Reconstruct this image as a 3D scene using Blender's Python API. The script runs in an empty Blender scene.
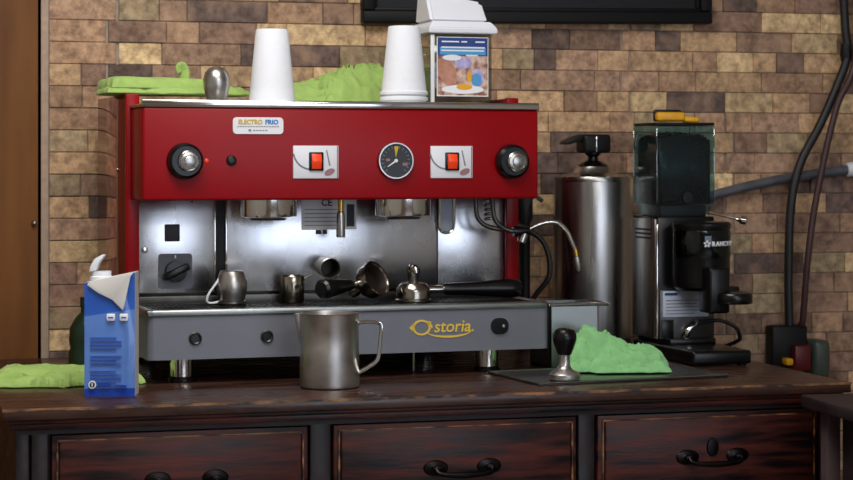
import bpy, bmesh, math, random
from math import pi, sin, cos, radians as R
from mathutils import Vector as V, Matrix as M, noise
C = bpy.context.scene.collection
CT = .85                      # height of the dresser top
TH = math.atan(.28)           # camera heading relative to the wall

# ------------------------------------------------------------------ materials
def lin(c):
    return tuple((v/255/12.92 if v/255 <= .04045 else ((v/255+.055)/1.055)**2.4) for v in c)
def mat(name, col, rough=.5, metal=0, var=0, vs=20, bump=0, bs=60, col2=None, stretch=(1, 1, 1), coat=0, emit=None, es=0,
        rvar=0, spec=.5, detail=4, aniso=0, obj=True, lo=.3, hi=.7, sheen=0):
    m = bpy.data.materials.new(name); m.use_nodes = True
    nt = m.node_tree; b = nt.nodes['Principled BSDF']
    b.inputs['Base Color'].default_value = (*lin(col), 1)
    b.inputs['Roughness'].default_value = rough; b.inputs['Metallic'].default_value = metal
    b.inputs['Specular IOR Level'].default_value = spec
    b.inputs['Coat Weight'].default_value = coat; b.inputs['Coat Roughness'].default_value = .08
    b.inputs['Sheen Weight'].default_value = sheen
    if emit:
        b.inputs['Emission Color'].default_value = (*lin(emit), 1); b.inputs['Emission Strength'].default_value = es
    tc = nt.nodes.new('ShaderNodeTexCoord'); mp = nt.nodes.new('ShaderNodeMapping')
    mp.inputs['Scale'].default_value = stretch
    nt.links.new(tc.outputs['Object'], mp.inputs['Vector'])
    if col2 or var or rvar:
        n = nt.nodes.new('ShaderNodeTexNoise'); n.inputs['Scale'].default_value = vs; n.inputs['Detail'].default_value = detail
        nt.links.new(mp.outputs[0], n.inputs['Vector'])
        if col2 or var:
            c2 = lin(col2) if col2 else tuple(x*(1-var) for x in lin(col))
            r = nt.nodes.new('ShaderNodeValToRGB'); r.color_ramp.elements[0].position = lo; r.color_ramp.elements[1].position = hi
            r.color_ramp.elements[0].color = (*c2, 1); r.color_ramp.elements[1].color = (*lin(col), 1)
            nt.links.new(n.outputs['Fac'], r.inputs[0]); nt.links.new(r.outputs[0], b.inputs['Base Color'])
        if rvar:
            mr = nt.nodes.new('ShaderNodeMapRange'); mr.inputs[1].default_value = .3; mr.inputs[2].default_value = .7
            mr.inputs[3].default_value = max(.02, rough-rvar); mr.inputs[4].default_value = rough+rvar
            nt.links.new(n.outputs['Fac'], mr.inputs[0]); nt.links.new(mr.outputs[0], b.inputs['Roughness'])
    if bump:
        n2 = nt.nodes.new('ShaderNodeTexNoise'); n2.inputs['Scale'].default_value = bs; n2.inputs['Detail'].default_value = 3
        nt.links.new(mp.outputs[0], n2.inputs['Vector'])
        bp = nt.nodes.new('ShaderNodeBump'); bp.inputs['Strength'].default_value = bump; bp.inputs['Distance'].default_value = .004
        nt.links.new(n2.outputs['Fac'], bp.inputs['Height']); nt.links.new(bp.outputs[0], b.inputs['Normal'])
    return m
def glass(name, col, tr=.8, rough=.05):
    m = bpy.data.materials.new(name); m.use_nodes = True; nt = m.node_tree
    for n in list(nt.nodes): nt.nodes.remove(n)
    o = nt.nodes.new('ShaderNodeOutputMaterial'); t = nt.nodes.new('ShaderNodeBsdfTransparent'); g = nt.nodes.new('ShaderNodeBsdfGlossy')
    t.inputs[0].default_value = (*lin(col), 1); g.inputs['Color'].default_value = (.9, .95, .95, 1); g.inputs['Roughness'].default_value = rough
    mx = nt.nodes.new('ShaderNodeMixShader'); fr = nt.nodes.new('ShaderNodeFresnel'); fr.inputs[0].default_value = 1.22
    ad = nt.nodes.new('ShaderNodeMath'); ad.operation = 'ADD'; ad.use_clamp = True; ad.inputs[1].default_value = 1-tr
    ge = nt.nodes.new('ShaderNodeNewGeometry'); iv = nt.nodes.new('ShaderNodeMath'); iv.operation = 'SUBTRACT'; iv.inputs[0].default_value = 1
    mu = nt.nodes.new('ShaderNodeMath'); mu.operation = 'MULTIPLY'
    nt.links.new(ge.outputs['Backfacing'], iv.inputs[1]); nt.links.new(ad.outputs[0], mu.inputs[0]); nt.links.new(iv.outputs[0], mu.inputs[1]); nt.links.new(fr.outputs[0], ad.inputs[0]); nt.links.new(mu.outputs[0], mx.inputs[0])
    nt.links.new(t.outputs[0], mx.inputs[1]); nt.links.new(g.outputs[0], mx.inputs[2]); nt.links.new(mx.outputs[0], o.inputs[0])
    return m
m_steel = mat('brushed steel', (186, 184, 180), .27, 1, var=.15, vs=30, rvar=.07)
m_steelv = mat('vertical brushed steel', (198, 197, 194), .3, 1, var=.25, vs=40, stretch=(1, 1, .06), rvar=.06)
m_pitch = mat('worn pitcher steel', (204, 201, 197), .36, 1, var=.25, vs=25, rvar=.08)
m_sheet = mat('plain steel sheet', (165, 170, 168), .36, 1, var=.1, vs=8)
m_mat = mat('scuffed steel mat', (150, 152, 150), .34, 1, var=.15, vs=6)
m_iron = mat('dark iron', (40, 37, 38), .36, 1, var=.3, vs=60)
m_mirror = mat('polished steel sheet', (214, 216, 220), .27, 1, var=.15, vs=9, rvar=.06, bump=.22, bs=5, stretch=(1.6, 1, .9))
m_chrome = mat('chrome', (215, 213, 208), .1, 1)
m_dsteel = mat('dull dark steel', (96, 95, 92), .38, 1, var=.35, vs=30)
m_bronze = mat('warm worn brass chrome', (172, 166, 154), .2, 1, var=.25, vs=40)
m_brass = mat('brass', (200, 160, 70), .25, 1)
m_red = mat('glossy red enamel', (144, 4, 15), .32, 0, var=.1, vs=6, spec=.22)
m_redp = mat('polished red side enamel', (150, 44, 46), .09, .85)
m_grey = mat('blue grey painted metal', (112, 115, 124), .42, .1, var=.08, vs=15)
m_black = mat('black plastic', (12, 12, 13), .26, 0, var=.2, vs=30, spec=.35)
m_blackm = mat('matt black plastic', (16, 16, 17), .5, 0, spec=.3)
m_coffee = mat('coffee stained steel', (46, 34, 28), .5, .3, var=.4, vs=60)
m_grate = mat('dark drip grate', (44, 42, 39), .4, .7, var=.3, vs=40)
m_white = mat('white plastic', (228, 231, 238), .4, 0, var=.03, vs=20)
m_foam = mat('white foam', (234, 237, 244), .75, 0, var=.03, vs=90, bump=.05, bs=220)
m_lid = mat('pale grey plastic lid', (226, 229, 238), .35)
m_dial = mat('dark gauge dial', (38, 42, 48), .4)
m_yel = mat('yellow print', (200, 170, 40), .5)
m_gold = mat('gold lettering', (226, 190, 66), .35, .2)
m_blue = mat('blue print', (40, 120, 200), .5)
m_orange = mat('orange rocker', (225, 66, 22), .35, emit=(225, 60, 20), es=.25)
m_label = mat('pale label', (232, 234, 238), .5)
m_labelb = mat('bluish label', (178, 188, 205), .5)
m_ink = mat('grey print', (120, 124, 134), .6)
m_inkd = mat('dark print', (44, 46, 56), .6)
m_pink = mat('dusty pink print', (150, 110, 116), .6)
m_green = mat('lime green microfibre', (166, 198, 108), .95, 0, var=.12, vs=60, bump=.5, bs=500, sheen=.08)
m_mint = mat('mint green microfibre', (138, 198, 132), .95, 0, var=.12, vs=60, bump=.5, bs=500, sheen=.08)
m_hop = glass('smoky teal plastic', (208, 229, 234), .985)
m_clear = glass('clear plastic', (226, 228, 224), .95)
m_bean = mat('roasted coffee beans', (30, 25, 25), .42, 0, var=.4, vs=200)
m_cable = mat('black cable rubber', (22, 21, 23), .5)
m_cabler = mat('dark red brown cable', (62, 36, 36), .5)
m_hose = mat('grey hose', (96, 98, 106), .45, 0, var=.55, vs=18, detail=2)
m_carton = mat('blue carton print', (42, 94, 192), .28, 0, var=.12, vs=25, coat=.4)
m_cartonl = mat('lighter blue carton print', (92, 134, 208), .28, 0, var=.1, vs=25, coat=.4)
m_cartond = mat('deep blue carton print', (22, 66, 170), .28, coat=.4)
m_cream = mat('white carton board', (216, 214, 210), .5)
m_gbottle = mat('dark green bottle plastic', (16, 40, 22), .3)
m_navy = mat('navy print', (24, 60, 130), .45)
m_sky = mat('sky blue print', (74, 150, 205), .45)
m_skin = mat('skin toned print', (196, 140, 116), .5, var=.4, vs=60)
m_photo = mat('photo print', (214, 186, 170), .5, col2=(120, 66, 52), vs=55, lo=.35, hi=.6)
m_lilac = mat('lilac print', (130, 120, 200), .5, col2=(210, 200, 220), vs=60)
m_yelo = mat('bright yellow plastic', (232, 168, 20), .4, var=.2, vs=50)
m_redplug = mat('dark red plug', (86, 12, 14), .4)
m_ggrey = mat('green grey plastic', (62, 70, 62), .4)
m_frame = mat('black lacquered frame', (14, 14, 15), .5, spec=.25)
m_pane = mat('dark picture', (15, 16, 18), .4, spec=.3)
m_wood = mat('dark lacquered wood', (88, 36, 26), .42, 0, col2=(15, 10, 12), vs=7, stretch=(1, 4, 9), detail=8, rvar=.1, bump=.1, bs=30, lo=.36, hi=.72, spec=.3)
m_woodt = mat('brown worn wood top', (74, 47, 37), .3, 0, col2=(34, 22, 20), vs=7, stretch=(1, 7, 4), detail=8, rvar=.12, lo=.3, hi=.72)
m_frameb = mat('blackened frame wood', (34, 20, 24), .45, 0, col2=(15, 10, 12), vs=6, stretch=(1, 4, 7), detail=6, rvar=.1, spec=.3)
m_worn = mat('worn edge wood', (150, 104, 60), .45, 0, col2=(36, 20, 16), vs=22, stretch=(1, 2, 2), detail=8, lo=.42, hi=.62)
m_door = mat('brown wood door', (132, 86, 42), .6, 0, col2=(100, 62, 32), vs=3, stretch=(5, 5, .7), detail=8, spec=.25)
m_plaster = mat('pale plaster', (184, 178, 168), .9, var=.1, vs=3)
m_ceil = mat('ceiling paint', (205, 202, 196), .9, var=.05, vs=3)
m_floor = mat('brown floor tile', (120, 100, 84), .4, var=.3, vs=3)
m_jamb = mat('pale jamb strip', (186, 162, 142), .8, var=.2, vs=60)
m_sidewood = mat('dark purple brown wood', (46, 34, 38), .4, col2=(26, 19, 22), vs=6, stretch=(1, 5, 5), detail=6)
m_post = mat('mauve brown wood post', (84, 66, 68), .5, var=.3, vs=12)
m_light = mat('window daylight', (225, 235, 255), .5, emit=(225, 236, 255), es=3)

# ------------------------------------------------------------------ mesh builder
class MB:
    def __init__(s): s.bm = bmesh.new(); s.mi = 0
    def _take(s, b, mx=None):
        if mx is not None: bmesh.ops.transform(b, matrix=mx, verts=b.verts)
        for f in b.faces: f.material_index = s.mi
        me = bpy.data.meshes.new('t'); b.to_mesh(me); b.free(); s.bm.from_mesh(me); bpy.data.meshes.remove(me); return s
    def m(s, i): s.mi = i; return s
    def box(s, x0, x1, y0, y1, z0, z1, bev=0, seg=2, mx=None, axis=None):
        b = bmesh.new(); bmesh.ops.create_cube(b, size=1)
        for v in b.verts: v.co = V(((x0+x1)/2+v.co.x*(x1-x0), (y0+y1)/2+v.co.y*(y1-y0), (z0+z1)/2+v.co.z*(z1-z0)))
        if bev:
            es = b.edges[:]
            if axis is not None: es = [e for e in es if abs((e.verts[0].co-e.verts[1].co).normalized()[axis]) > .9]
            bmesh.ops.bevel(b, geom=es, offset=bev, segments=seg, affect='EDGES', profile=.5)
        return s._take(b, mx)
    def lathe(s, prof, o=(0, 0, 0), ax=(0, 0, 1), n=36, sc=(1, 1)):
        b = bmesh.new(); rings = []
        for r, z in prof:
            rings.append([b.verts.new((r*cos(2*pi*k/n)*sc[0], r*sin(2*pi*k/n)*sc[1], z)) for k in range(n)] if r > 1e-6 else [b.verts.new((0, 0, z))])
        for a, c in zip(rings, rings[1:]):
            for k in range(n):
                k2 = (k+1) % n
                if len(a) == 1 and len(c) == 1: continue
                if len(a) == 1: b.faces.new((a[0], c[k2], c[k]))
                elif len(c) == 1: b.faces.new((a[k], a[k2], c[0]))
                else: b.faces.new((a[k], a[k2], c[k2], c[k]))
        q = V(ax).normalized().to_track_quat('Z', 'Y').to_matrix().to_4x4()
        bmesh.ops.recalc_face_normals(b, faces=b.faces)
        return s._take(b, M.Translation(V(o)) @ q)
    def cyl(s, r, h, o=(0, 0, 0), ax=(0, 0, 1), n=32, bev=.001):
        return s.lathe([(0, 0), (r-bev, 0), (r, bev), (r, h-bev), (r-bev, h), (0, h)], o, ax, n)
    def tube(s, pts, r, n=10, sub=6, flat=1):
        pts = [V(p) for p in pts]; rr = r if isinstance(r, (list, tuple)) else [r]*len(pts)
        P, Q = [], []
        for i in range(len(pts)-1):
            p0 = pts[max(i-1, 0)]; p1, p2 = pts[i], pts[i+1]; p3 = pts[min(i+2, len(pts)-1)]
            for k in range(sub):
                t = k/sub; t2, t3 = t*t, t*t*t
                P.append(.5*((2*p1)+(p2-p0)*t+(2*p0-5*p1+4*p2-p3)*t2+(3*p1-p0-3*p2+p3)*t3)); Q.append(rr[i]*(1-t)+rr[i+1]*t)
        P.append(pts[-1]); Q.append(rr[-1])
        b = bmesh.new(); rings = []; up = None
        for i, p in enumerate(P):
            d = (P[min(i+1, len(P)-1)]-P[max(i-1, 0)]).normalized()
            if up is None: up = d.orthogonal().normalized()
            up = (up-d*up.dot(d)).normalized(); w = d.cross(up)
            rings.append([b.verts.new(p+(up*cos(2*pi*k/n)+w*sin(2*pi*k/n)*flat)*Q[i]) for k in range(n)])
        for a, c in zip(rings, rings[1:]):
            for k in range(n): b.faces.new((a[k], a[(k+1) % n], c[(k+1) % n], c[k]))
        b.faces.new(rings[0][::-1]); b.faces.new(rings[-1])
        bmesh.ops.recalc_face_normals(b, faces=b.faces)
        return s._take(b)
    def prism(s, poly, a0, a1, plane='xz', bev=0):
        """outline in a plane, given thickness along the third axis"""
        f = {'xz': lambda u, w, a: (u, a, w), 'xy': lambda u, w, a: (u, w, a), 'yz': lambda u, w, a: (a, u, w)}[plane]
        b = bmesh.new(); A = [b.verts.new(f(u, w, a0)) for u, w in poly]; B = [b.verts.new(f(u, w, a1)) for u, w in poly]; n = len(poly)
        b.faces.new(A); b.faces.new(B[::-1])
        for k in range(n): b.faces.new((A[k], B[k], B[(k+1) % n], A[(k+1) % n]))
        bmesh.ops.recalc_face_normals(b, faces=b.faces)
        if bev: bmesh.ops.bevel(b, geom=b.edges[:], offset=bev, segments=2, affect='EDGES', profile=.5)
        return s._take(b)
    def ell(s, cx, cz, rx, rz, a0, a1, n=28, rot=0):
        return s.prism([(cx+rx*cos(t)*cos(rot)-rz*sin(t)*sin(rot), cz+rx*cos(t)*sin(rot)+rz*sin(t)*cos(rot)) for t in [2*pi*k/n for k in range(n)]], a0, a1)
    def build(s, name, mats, parent=None, ang=35):
        for f in s.bm.faces: f.smooth = True
        for e in s.bm.edges:
            if len(e.link_faces) == 2 and e.calc_face_angle(0) > R(ang): e.smooth = False
        me = bpy.data.meshes.new(name); s.bm.to_mesh(me); s.bm.free()
        for x in (mats if isinstance(mats, list) else [mats]): me.materials.append(x)
        o = bpy.data.objects.new(name, me); C.objects.link(o)
        if parent: o.parent = parent
        return o
def tag(o, label=None, cat=None, group=None, kind=None):
    for k, v in (('label', label), ('category', cat), ('group', group), ('kind', kind)):
        if v: o[k] = v
    return o
def empty(name, loc, rz=0, label=None, cat=None, group=None):
    o = bpy.data.objects.new(name, None); C.objects.link(o); o.location = loc; o.rotation_euler = (0, 0, rz); o.empty_display_size = .05
    return tag(o, label, cat, group)
def text(name, body, size, loc, rot, m, parent=None, ext=.0004, shear=0, xs=1, off=0):
    cu = bpy.data.curves.new(name, 'FONT'); cu.body = body; cu.size = size; cu.extrude = ext; cu.shear = shear; cu.resolution_u = 3; cu.offset = off
    cu.align_x = 'CENTER'; cu.align_y = 'CENTER'
    t = bpy.data.objects.new('tmp', cu); C.objects.link(t); bpy.context.view_layer.update()
    me = bpy.data.meshes.new_from_object(t.evaluated_get(bpy.context.evaluated_depsgraph_get())); bpy.data.objects.remove(t)
    me.materials.clear(); me.materials.append(m); me.name = name
    o = bpy.data.objects.new(name, me); C.objects.link(o); o.location = loc; o.rotation_euler = rot; o.scale = (xs, 1, 1); o.parent = parent
    return o
rnd = random.Random(7)

# ------------------------------------------------------------------ setting
def brick_mat():
    m = mat('stone brick', (150, 120, 90), .82, bump=.55, bs=75); nt = m.node_tree; b = nt.nodes['Principled BSDF']
    at = nt.nodes.new('ShaderNodeAttribute'); at.attribute_name = 'brick_colour'
    tc = nt.nodes.new('ShaderNodeTexCoord')
    n = nt.nodes.new('ShaderNodeTexNoise'); n.inputs['Scale'].default_value = 55; n.inputs['Detail'].default_value = 8; n.inputs['Roughness'].default_value = .65
    n2 = nt.nodes.new('ShaderNodeTexNoise'); n2.inputs['Scale'].default_value = 13; n2.inputs['Detail'].default_value = 5
    nt.links.new(tc.outputs['Object'], n.inputs['Vector']); nt.links.new(tc.outputs['Object'], n2.inputs['Vector'])
    r = nt.nodes.new('ShaderNodeValToRGB'); r.color_ramp.elements[0].position = .34; r.color_ramp.elements[1].position = .66
    r.color_ramp.elements[0].color = (.6, .55, .52, 1); r.color_ramp.elements[1].color = (1.5, 1.48, 1.42, 1)
    nt.links.new(n.outputs['Fac'], r.inputs[0])
    mx = nt.nodes.new('ShaderNodeMix'); mx.data_type = 'RGBA'; mx.blend_type = 'MULTIPLY'; mx.inputs[0].default_value = 1
    nt.links.new(at.outputs['Color'], mx.inputs[6]); nt.links.new(r.outputs[0], mx.inputs[7])
    r2 = nt.nodes.new('ShaderNodeValToRGB'); r2.color_ramp.elements[0].position = .52; r2.color_ramp.elements[1].position = .72
    r2.color_ramp.elements[0].color = (0, 0, 0, 1); r2.color_ramp.elements[1].color = (.55, .55, .55, 1)
    nt.links.new(n2.outputs['Fac'], r2.inputs[0])
    m2 = nt.nodes.new('ShaderNodeMix'); m2.data_type = 'RGBA'; m2.inputs[7].default_value = (*lin((196, 160, 132)), 1)
    nt.links.new(r2.outputs[0], m2.inputs[0]); nt.links.new(mx.outputs[2], m2.inputs[6]); nt.links.new(m2.outputs[2], b.inputs['Base Color'])
    return m
m_brick = brick_mat(); m_grout = mat('grey grout', (172, 158, 146), .95, var=.25, vs=40)
WY = .9
def brick_wall():
    bm = bmesh.new(); lay = bm.loops.layers.float_color.new('brick_colour'); q = random.Random(11)
    pal = [((190, 158, 124), 4), ((214, 186, 144), 2.8), ((170, 138, 112), 3.4), ((142, 114, 98), 3.2), ((108, 90, 84), 2.8), ((166, 136, 114), 2.6), ((158, 140, 112), 1.6)]
    def brick(x0, x1, z0, z1, dep, col):
        g = .0007; x0 += g; x1 -= g; z0 += g; z1 -= g; c = .0014
        y1 = WY+.012; y0 = WY-dep
        o = [(x0, z0), (x1, z0), (x1, z1), (x0, z1)]; i = [(x0+c, z0+c), (x1-c, z0+c), (x1-c, z1-c), (x0+c, z1-c)]
        A = [bm.verts.new((u, y1, w)) for u, w in o]; B = [bm.verts.new((u, y0+c, w)) for u, w in o]; D = [bm.verts.new((u, y0, w)) for u, w in i]
        fs = [bm.faces.new(D)]
        for k in range(4):
            k2 = (k+1) % 4; fs += [bm.faces.new((A[k], A[k2], B[k2], B[k])), bm.faces.new((B[k], B[k2], D[k2], D[k]))]
        for f in fs:
            f.material_index = 0
            for l in f.loops: l[lay] = (*lin(col), 1)
    h = .0472; z = 1.523-34*h+.0; k = 0
    while z < 2.66:
        odd = k % 2; x = -.583
        band = 0 if z > 1.36 else 1
        seams = [s+(.022 if odd else 0) for s in ((-.462, .715, 1.9) if band == 0 else (.16, .975, 1.62))]
        while x < 3.05:
            w = q.choice((.06, .075, .09, .1, .12, .15, .17))+q.uniform(-.01, .01); x1 = x+w; gap = 0
            for s in seams:
                if x < s-.01 and x1 > s-.035: x1 = s; gap = .0045
            r_ = q.uniform(0, sum(p[1] for p in pal)); col = pal[-1][0]
            for c_, w_ in pal:
                r_ -= w_
                if r_ <= 0: col = c_; break
            j = q.uniform(.88, 1.1); col = tuple(min(255, v*j) for v in col)
            if x1-x > .03: brick(x, x1, z, z+h, q.uniform(.0, .004), col)
            x = x1+gap
        z += h; k += 1
    f = [bm.verts.new(p) for p in ((-.6, WY+.004, 0), (3.1, WY+.004, 0), (3.1, WY+.004, 2.7), (-.6, WY+.004, 2.7))]
    f2 = [bm.verts.new((v.co.x, WY+.12, v.co.z)) for v in f]
    for g in (f, f2[::-1]): bm.faces.new(g).material_index = 1
    for i in range(4): bm.faces.new((f[i], f2[i], f2[(i+1) % 4], f[(i+1) % 4])).material_index = 1
    bmesh.ops.recalc_face_normals(bm, faces=bm.faces)
    me = bpy.data.meshes.new('wall_back'); bm.to_mesh(me); bm.free(); me.materials.append(m_brick); me.materials.append(m_grout)
    o = bpy.data.objects.new('wall_back', me); C.objects.link(o); return tag(o, kind='structure')
brick_wall()
def struct(name, m, *boxes, **k):
    b = MB()
    for q in boxes: b.box(*q, **k)
    return tag(b.build(name, m), kind='structure')
struct('floor', m_floor, (-2, 3.1, -6.1, 1.0, -.1, 0))
struct('ceiling', m_ceil, (-2, 3.1, -6.1, 1.0, 2.7, 2.8))
struct('wall_left', m_plaster, (-2.1, -2, -6.1, 1.0, 0, 2.7))
struct('wall_right', m_plaster, (3.1, 3.2, -6.1, 1.0, 0, 2.7))
struct('wall_front', m_plaster, (-2, -.3, -6.2, -6.1, 0, 2.7), (2.8, 3.1, -6.2, -6.1, 0, 2.7), (-.3, 2.8, -6.2, -6.1, 0, .4), (-.3, 2.8, -6.2, -6.1, 2.4, 2.7))
w = struct('window_1', m_frame, (-.3, -.24, -6.16, -6.1, .4, 2.4), (2.74, 2.8, -6.16, -6.1, .4, 2.4), (-.24, 2.74, -6.16, -6.1, .4, .46), (-.24, 2.74, -6.16, -6.1, 2.34, 2.4), (.72, .78, -6.16, -6.1, .46, 2.34), (1.74, 1.8, -6.16, -6.1, .46, 2.34))
b = MB().box(-.24, 2.74, -6.19, -6.17, .46, 2.34); b.build('window_pane', m_light, w)
struct('trim_1', m_jamb, (-.6, -.584, .896, .99, 0, 2.7), bev=.002)
d = struct('door_1', m_door, (-1.98, -.606, .893, .95, 0, 2.7), bev=.003)
MB().lathe([(0, 0), (.005, 0), (.006, .006), (.003, .012), (0, .013)], (-.615, .893, 1.137), (0, -1, 0), 12).build('door_stud', m_steel, d)

# ------------------------------------------------------------------ dresser
dr = empty('wooden_dresser', (0, 0, 0), 0, 'long dark worn wooden dresser with three drawers carrying the coffee equipment', 'dresser')
b = MB().box(-.735, .83, .012, .885, .829, .846, .003); b.build('carcass_top', m_frameb, dr)
b = MB().box(-.738, .833, 0, .887, .8305, .85, .003); b.build('worktop', m_woodt, dr)
b = MB()
for i in range(60):                    # rubbed-through front arris, slightly uneven
    x0 = -.7385+i*(1.572/60); x1 = x0+1.572/60
    b.box(x0, x1, -.0006, .003+.0022*noise.noise((x0*9, 3, 1)), .8462+.0022*noise.noise((x0*11, 0, 5)), .8506)
b.build('worn_edge', m_worn, dr)
b = MB().box(-.728, .823, .01, .03, .8225, .8305, .003).box(-.724, .819, .016, .03, .812, .823, .002); b.build('moulding', m_wood, dr)
b = MB().box(-.715, .81, .045, .875, .1, .829)
b.box(-.715, .81, .028, .045, .803, .813)
for x0, x1 in ((-.715, -.692), (-.688, -.66), (-.205, -.168), (.296, .328), (.78, .81)): b.box(x0, x1, .028, .046, .1, .805, .002)
b.box(-.69, .81, .03, .046, .605, .632)
b.build('carcass', m_frameb, dr)
for x in (-.69, .785):
    for y in (.06, .85): MB().lathe([(0, 0), (.016, 0), (.028, .09), (.028, .1), (0, .1)], (x, y, .0), n=16).build('foot', m_frameb, dr)
for i, (x0, x1, hx) in enumerate(((-.654, -.21, -.425), (-.163, .291, .072), (.333, .775, .557))):
    b = MB(); c = .012
    b.box(x0, x1, .026, .046, .636, .8005, .002); b.box(x0+c, x1-c, .018, .028, .636+c, .8005-c*.75, .004)
    o = b.build('drawer', m_wood, dr)
    e = MB(); n = 34
    for k in range(n):
        u = x0+c*.7+(x1-x0-1.4*c)*k/n; u2 = x0+c*.7+(x1-x0-1.4*c)*(k+1)/n; t = .0016+.0012*noise.noise((u*14, i*5, 0))
        e.box(u, u2, .0205, .0265, .7915-t, .7928)
    for k in range(14):
        z0 = .648+k*.0103
        for s, xx in ((-1, x0+c*.75), (1, x1-c*.75)):
            t = .0012+.001*noise.noise((z0*30, i, s)); e.box(xx-t, xx+t, .0205, .0265, z0, z0+.0103)
    e.build('worn_edge', m_worn, o)
    h = MB()
    for s in (-1, 1): h.lathe([(0, 0), (.018, 0), (.016, .003), (.007, .006), (.006, .014), (0, .016)], (hx+s*.05, .018, .719), (0, -1, 0), 20, sc=(1.3, .8))
    h.tube([(hx-.052, .004, .719), (hx-.045, -.004, .711), (hx, -.008, .708), (hx+.045, -.004, .711), (hx+.052, .004, .719)], [.004, .0045, .006, .0045, .004], 10)
    if i == 2: h.lathe([(0, 0), (.012, 0), (.011, .004), (0, .006)], (hx, .018, .736), (0, -1, 0), 18, sc=(1, 1.5))
    h.build('handle', m_iron, o)

# right hand side table
st = empty('side_table', (.72, -.03, 0), -.06, 'dark purple brown wooden side table standing against the dresser front, right corner', 'table')
MB().box(-.01, .7, -.42, -.005, .812, .835, .004).build('table_top', m_sidewood, st)
MB().box(.05, .68, -.36, -.06, .06, .812).build('table_body', m_sidewood, st)
for x in (.035, .66):
    for y in (-.39, -.04): MB().box(x-.014, x+.014, y-.014, y+.014, 0, .812, .002).build('leg', m_post, st)

# ------------------------------------------------------------------ espresso machine
PX, PY, PH = -.057, .372, R(2.62)
def G(x, y, z):
    return V((PX+x*cos(PH)-y*sin(PH), PY+x*sin(PH)+y*cos(PH), CT+z))
em = empty('espresso_machine', (PX, PY, CT+.0006), PH, 'wide red and steel two group espresso machine with grey drip tray front', 'espresso machine')
MB().box(-.385, .385, .165, .485, .06, .52, .004).build('body', m_dsteel, em)
MB().box(-.4, .4, 0, .15, .342, .5195, .005, 3).build('head_panel', m_red, em)
b = MB().box(-.4015, .4015, -.002, .47, .5195, .5255, .002).box(-.4015, .4015, -.003, .004, .5195, .5335, .002); b.build('steel_trim', m_chrome, em)
for s in (-1, 1):
    b = MB().box(s*.402-.006, s*.402+.006, .135, .485, .06, .548, .002)
    o = b.build('side_panel', m_redp, em)
    MB().box(s*.402-(.0065 if s < 0 else .02), s*.402+(.02 if s < 0 else .0065), .133, .146, .145, .548, .002).build('front_flange', m_red, o)
    if s < 0:
        MB().cyl(.004, .004, (-.408, .225, .40), (-1, 0, 0), 12).build('screw', m_steel, o)
# splash back
MB().box(-.388, -.2305, .149, .156, .158, .342, .001).build('splash_panel', m_mirror, em)
MB().box(-.206, .235, .149, .156, .158, .342, .001).build('splash_panel', m_mirror, em)
MB().box(.237, .388, .149, .156, .158, .342, .001).build('splash_panel', m_mirror, em)
MB().box(-.2305, -.206, .152, .16, .158, .342).build('splash_gap', m_blackm, em)
for x in (-.2295, -.2065): MB().box(x-.002, x+.002, .144, .154, .158, .342, .001).build('edge_strip', m_chrome, em)
MB().box(-.395, .395, .135, .16, .133, .152, .002).build('rear_ledge', m_dsteel, em)
# base
b = MB(); b.box(-.398, .405, -.046, .45, .045, .127, .012, 5, axis=2); b.build('base_housing', m_grey, em)
b = MB(); b.box(-.402, .402, -.05, .135, .1255, .1335, .004, 2)
b.box(-.402, .402, -.05, -.03, .126, .1388, .004, 3).box(-.402, -.385, -.05, .135, .126, .1388, .004, 3).box(.385, .402, -.05, .135, .126, .1388, .004, 3)
b.build('drip_tray', m_sheet, em)
b = MB().box(-.384, .384, -.029, .12, .1335, .135)
for k in range(70): b.box(-.382+k*.011, -.377+k*.011, -.028, .12, .1345, .1375)
for y in (-.027, .045, .118): b.box(-.384, .384, y-.002, y+.002, .134, .1378)
b.build('drip_grate', m_grate, em)
for x in (-.325, .29):
    for y in (.0, .4):
        o = MB().lathe([(0, .008), (.0225, .008), (.0225, .046), (0, .046)], (x, y, 0), n=28).build('foot', m_chrome, em)
        MB().lathe([(0, 0), (.026, 0), (.026, .006), (.0225, .01), (0, .01)], (x, y, 0), n=28).build('rubber_pad', m_black, o)
MB().tube([(.143, .02, .002), (.143, .02, .03), (.143, .02, .05)], .0025, 8).build('drain_rod', m_steel, em)
# front details of the base
for x in (-.309, -.171):
    o = MB().lathe([(.0125, 0), (.0125, .003), (.010, .004), (.0085, .003), (.0085, -.002), (0, -.002)], (x, -.046, .0845), (0, -1, 0), 24).build('screw_socket', m_dsteel, em)
    MB().cyl(.008, .0025, (x, -.045, .0845), (0, -1, 0), 20, .0005).build('socket_hole', m_black, o)
o = MB().box(.281, .318, -.049, -.04, .076, .108, .0145, 5, axis=1).build('oval_button', m_black, em)
MB().box(.277, .322, -.0465, -.04, .072, .112, .018, 5, axis=1).build('button_rim', m_grey, o)
MB().lathe([(0, 0), (.0035, 0), (.003, .003), (0, .004)], (.307, -.049, .092), (0, -1, 0), 12).build('button_stud', m_steel, o)
lg = MB()
def arcstroke(cx, cz, rx, rz, t0, t1, w0, w1, y0=-.0472, y1=-.045, n=26):
    for k in range(n):
        a, c = t0+(t1-t0)*k/n, t0+(t1-t0)*(k+1)/n; wa = w0+(w1-w0)*sin(pi*k/n); wc = w0+(w1-w0)*sin(pi*(k+1)/n)
        lg.prism([(cx+(rx+wa)*cos(a), cz+(rz+wa*.8)*sin(a)), (cx+(rx+wc)*cos(c), cz+(rz+wc*.8)*sin(c)), (cx+(rx-wc)*cos(c), cz+(rz-wc*.8)*sin(c)), (cx+(rx-wa)*cos(a), cz+(rz-wa*.8)*sin(a))], y0, y1)
arcstroke(.138, .093, .0165, .0135, 0, 2*pi, .0022, .0022)
lg.prism([(.1125, .0925), (.124, .103), (.122, .0925), (.124, .083)], -.0472, -.045)
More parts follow.
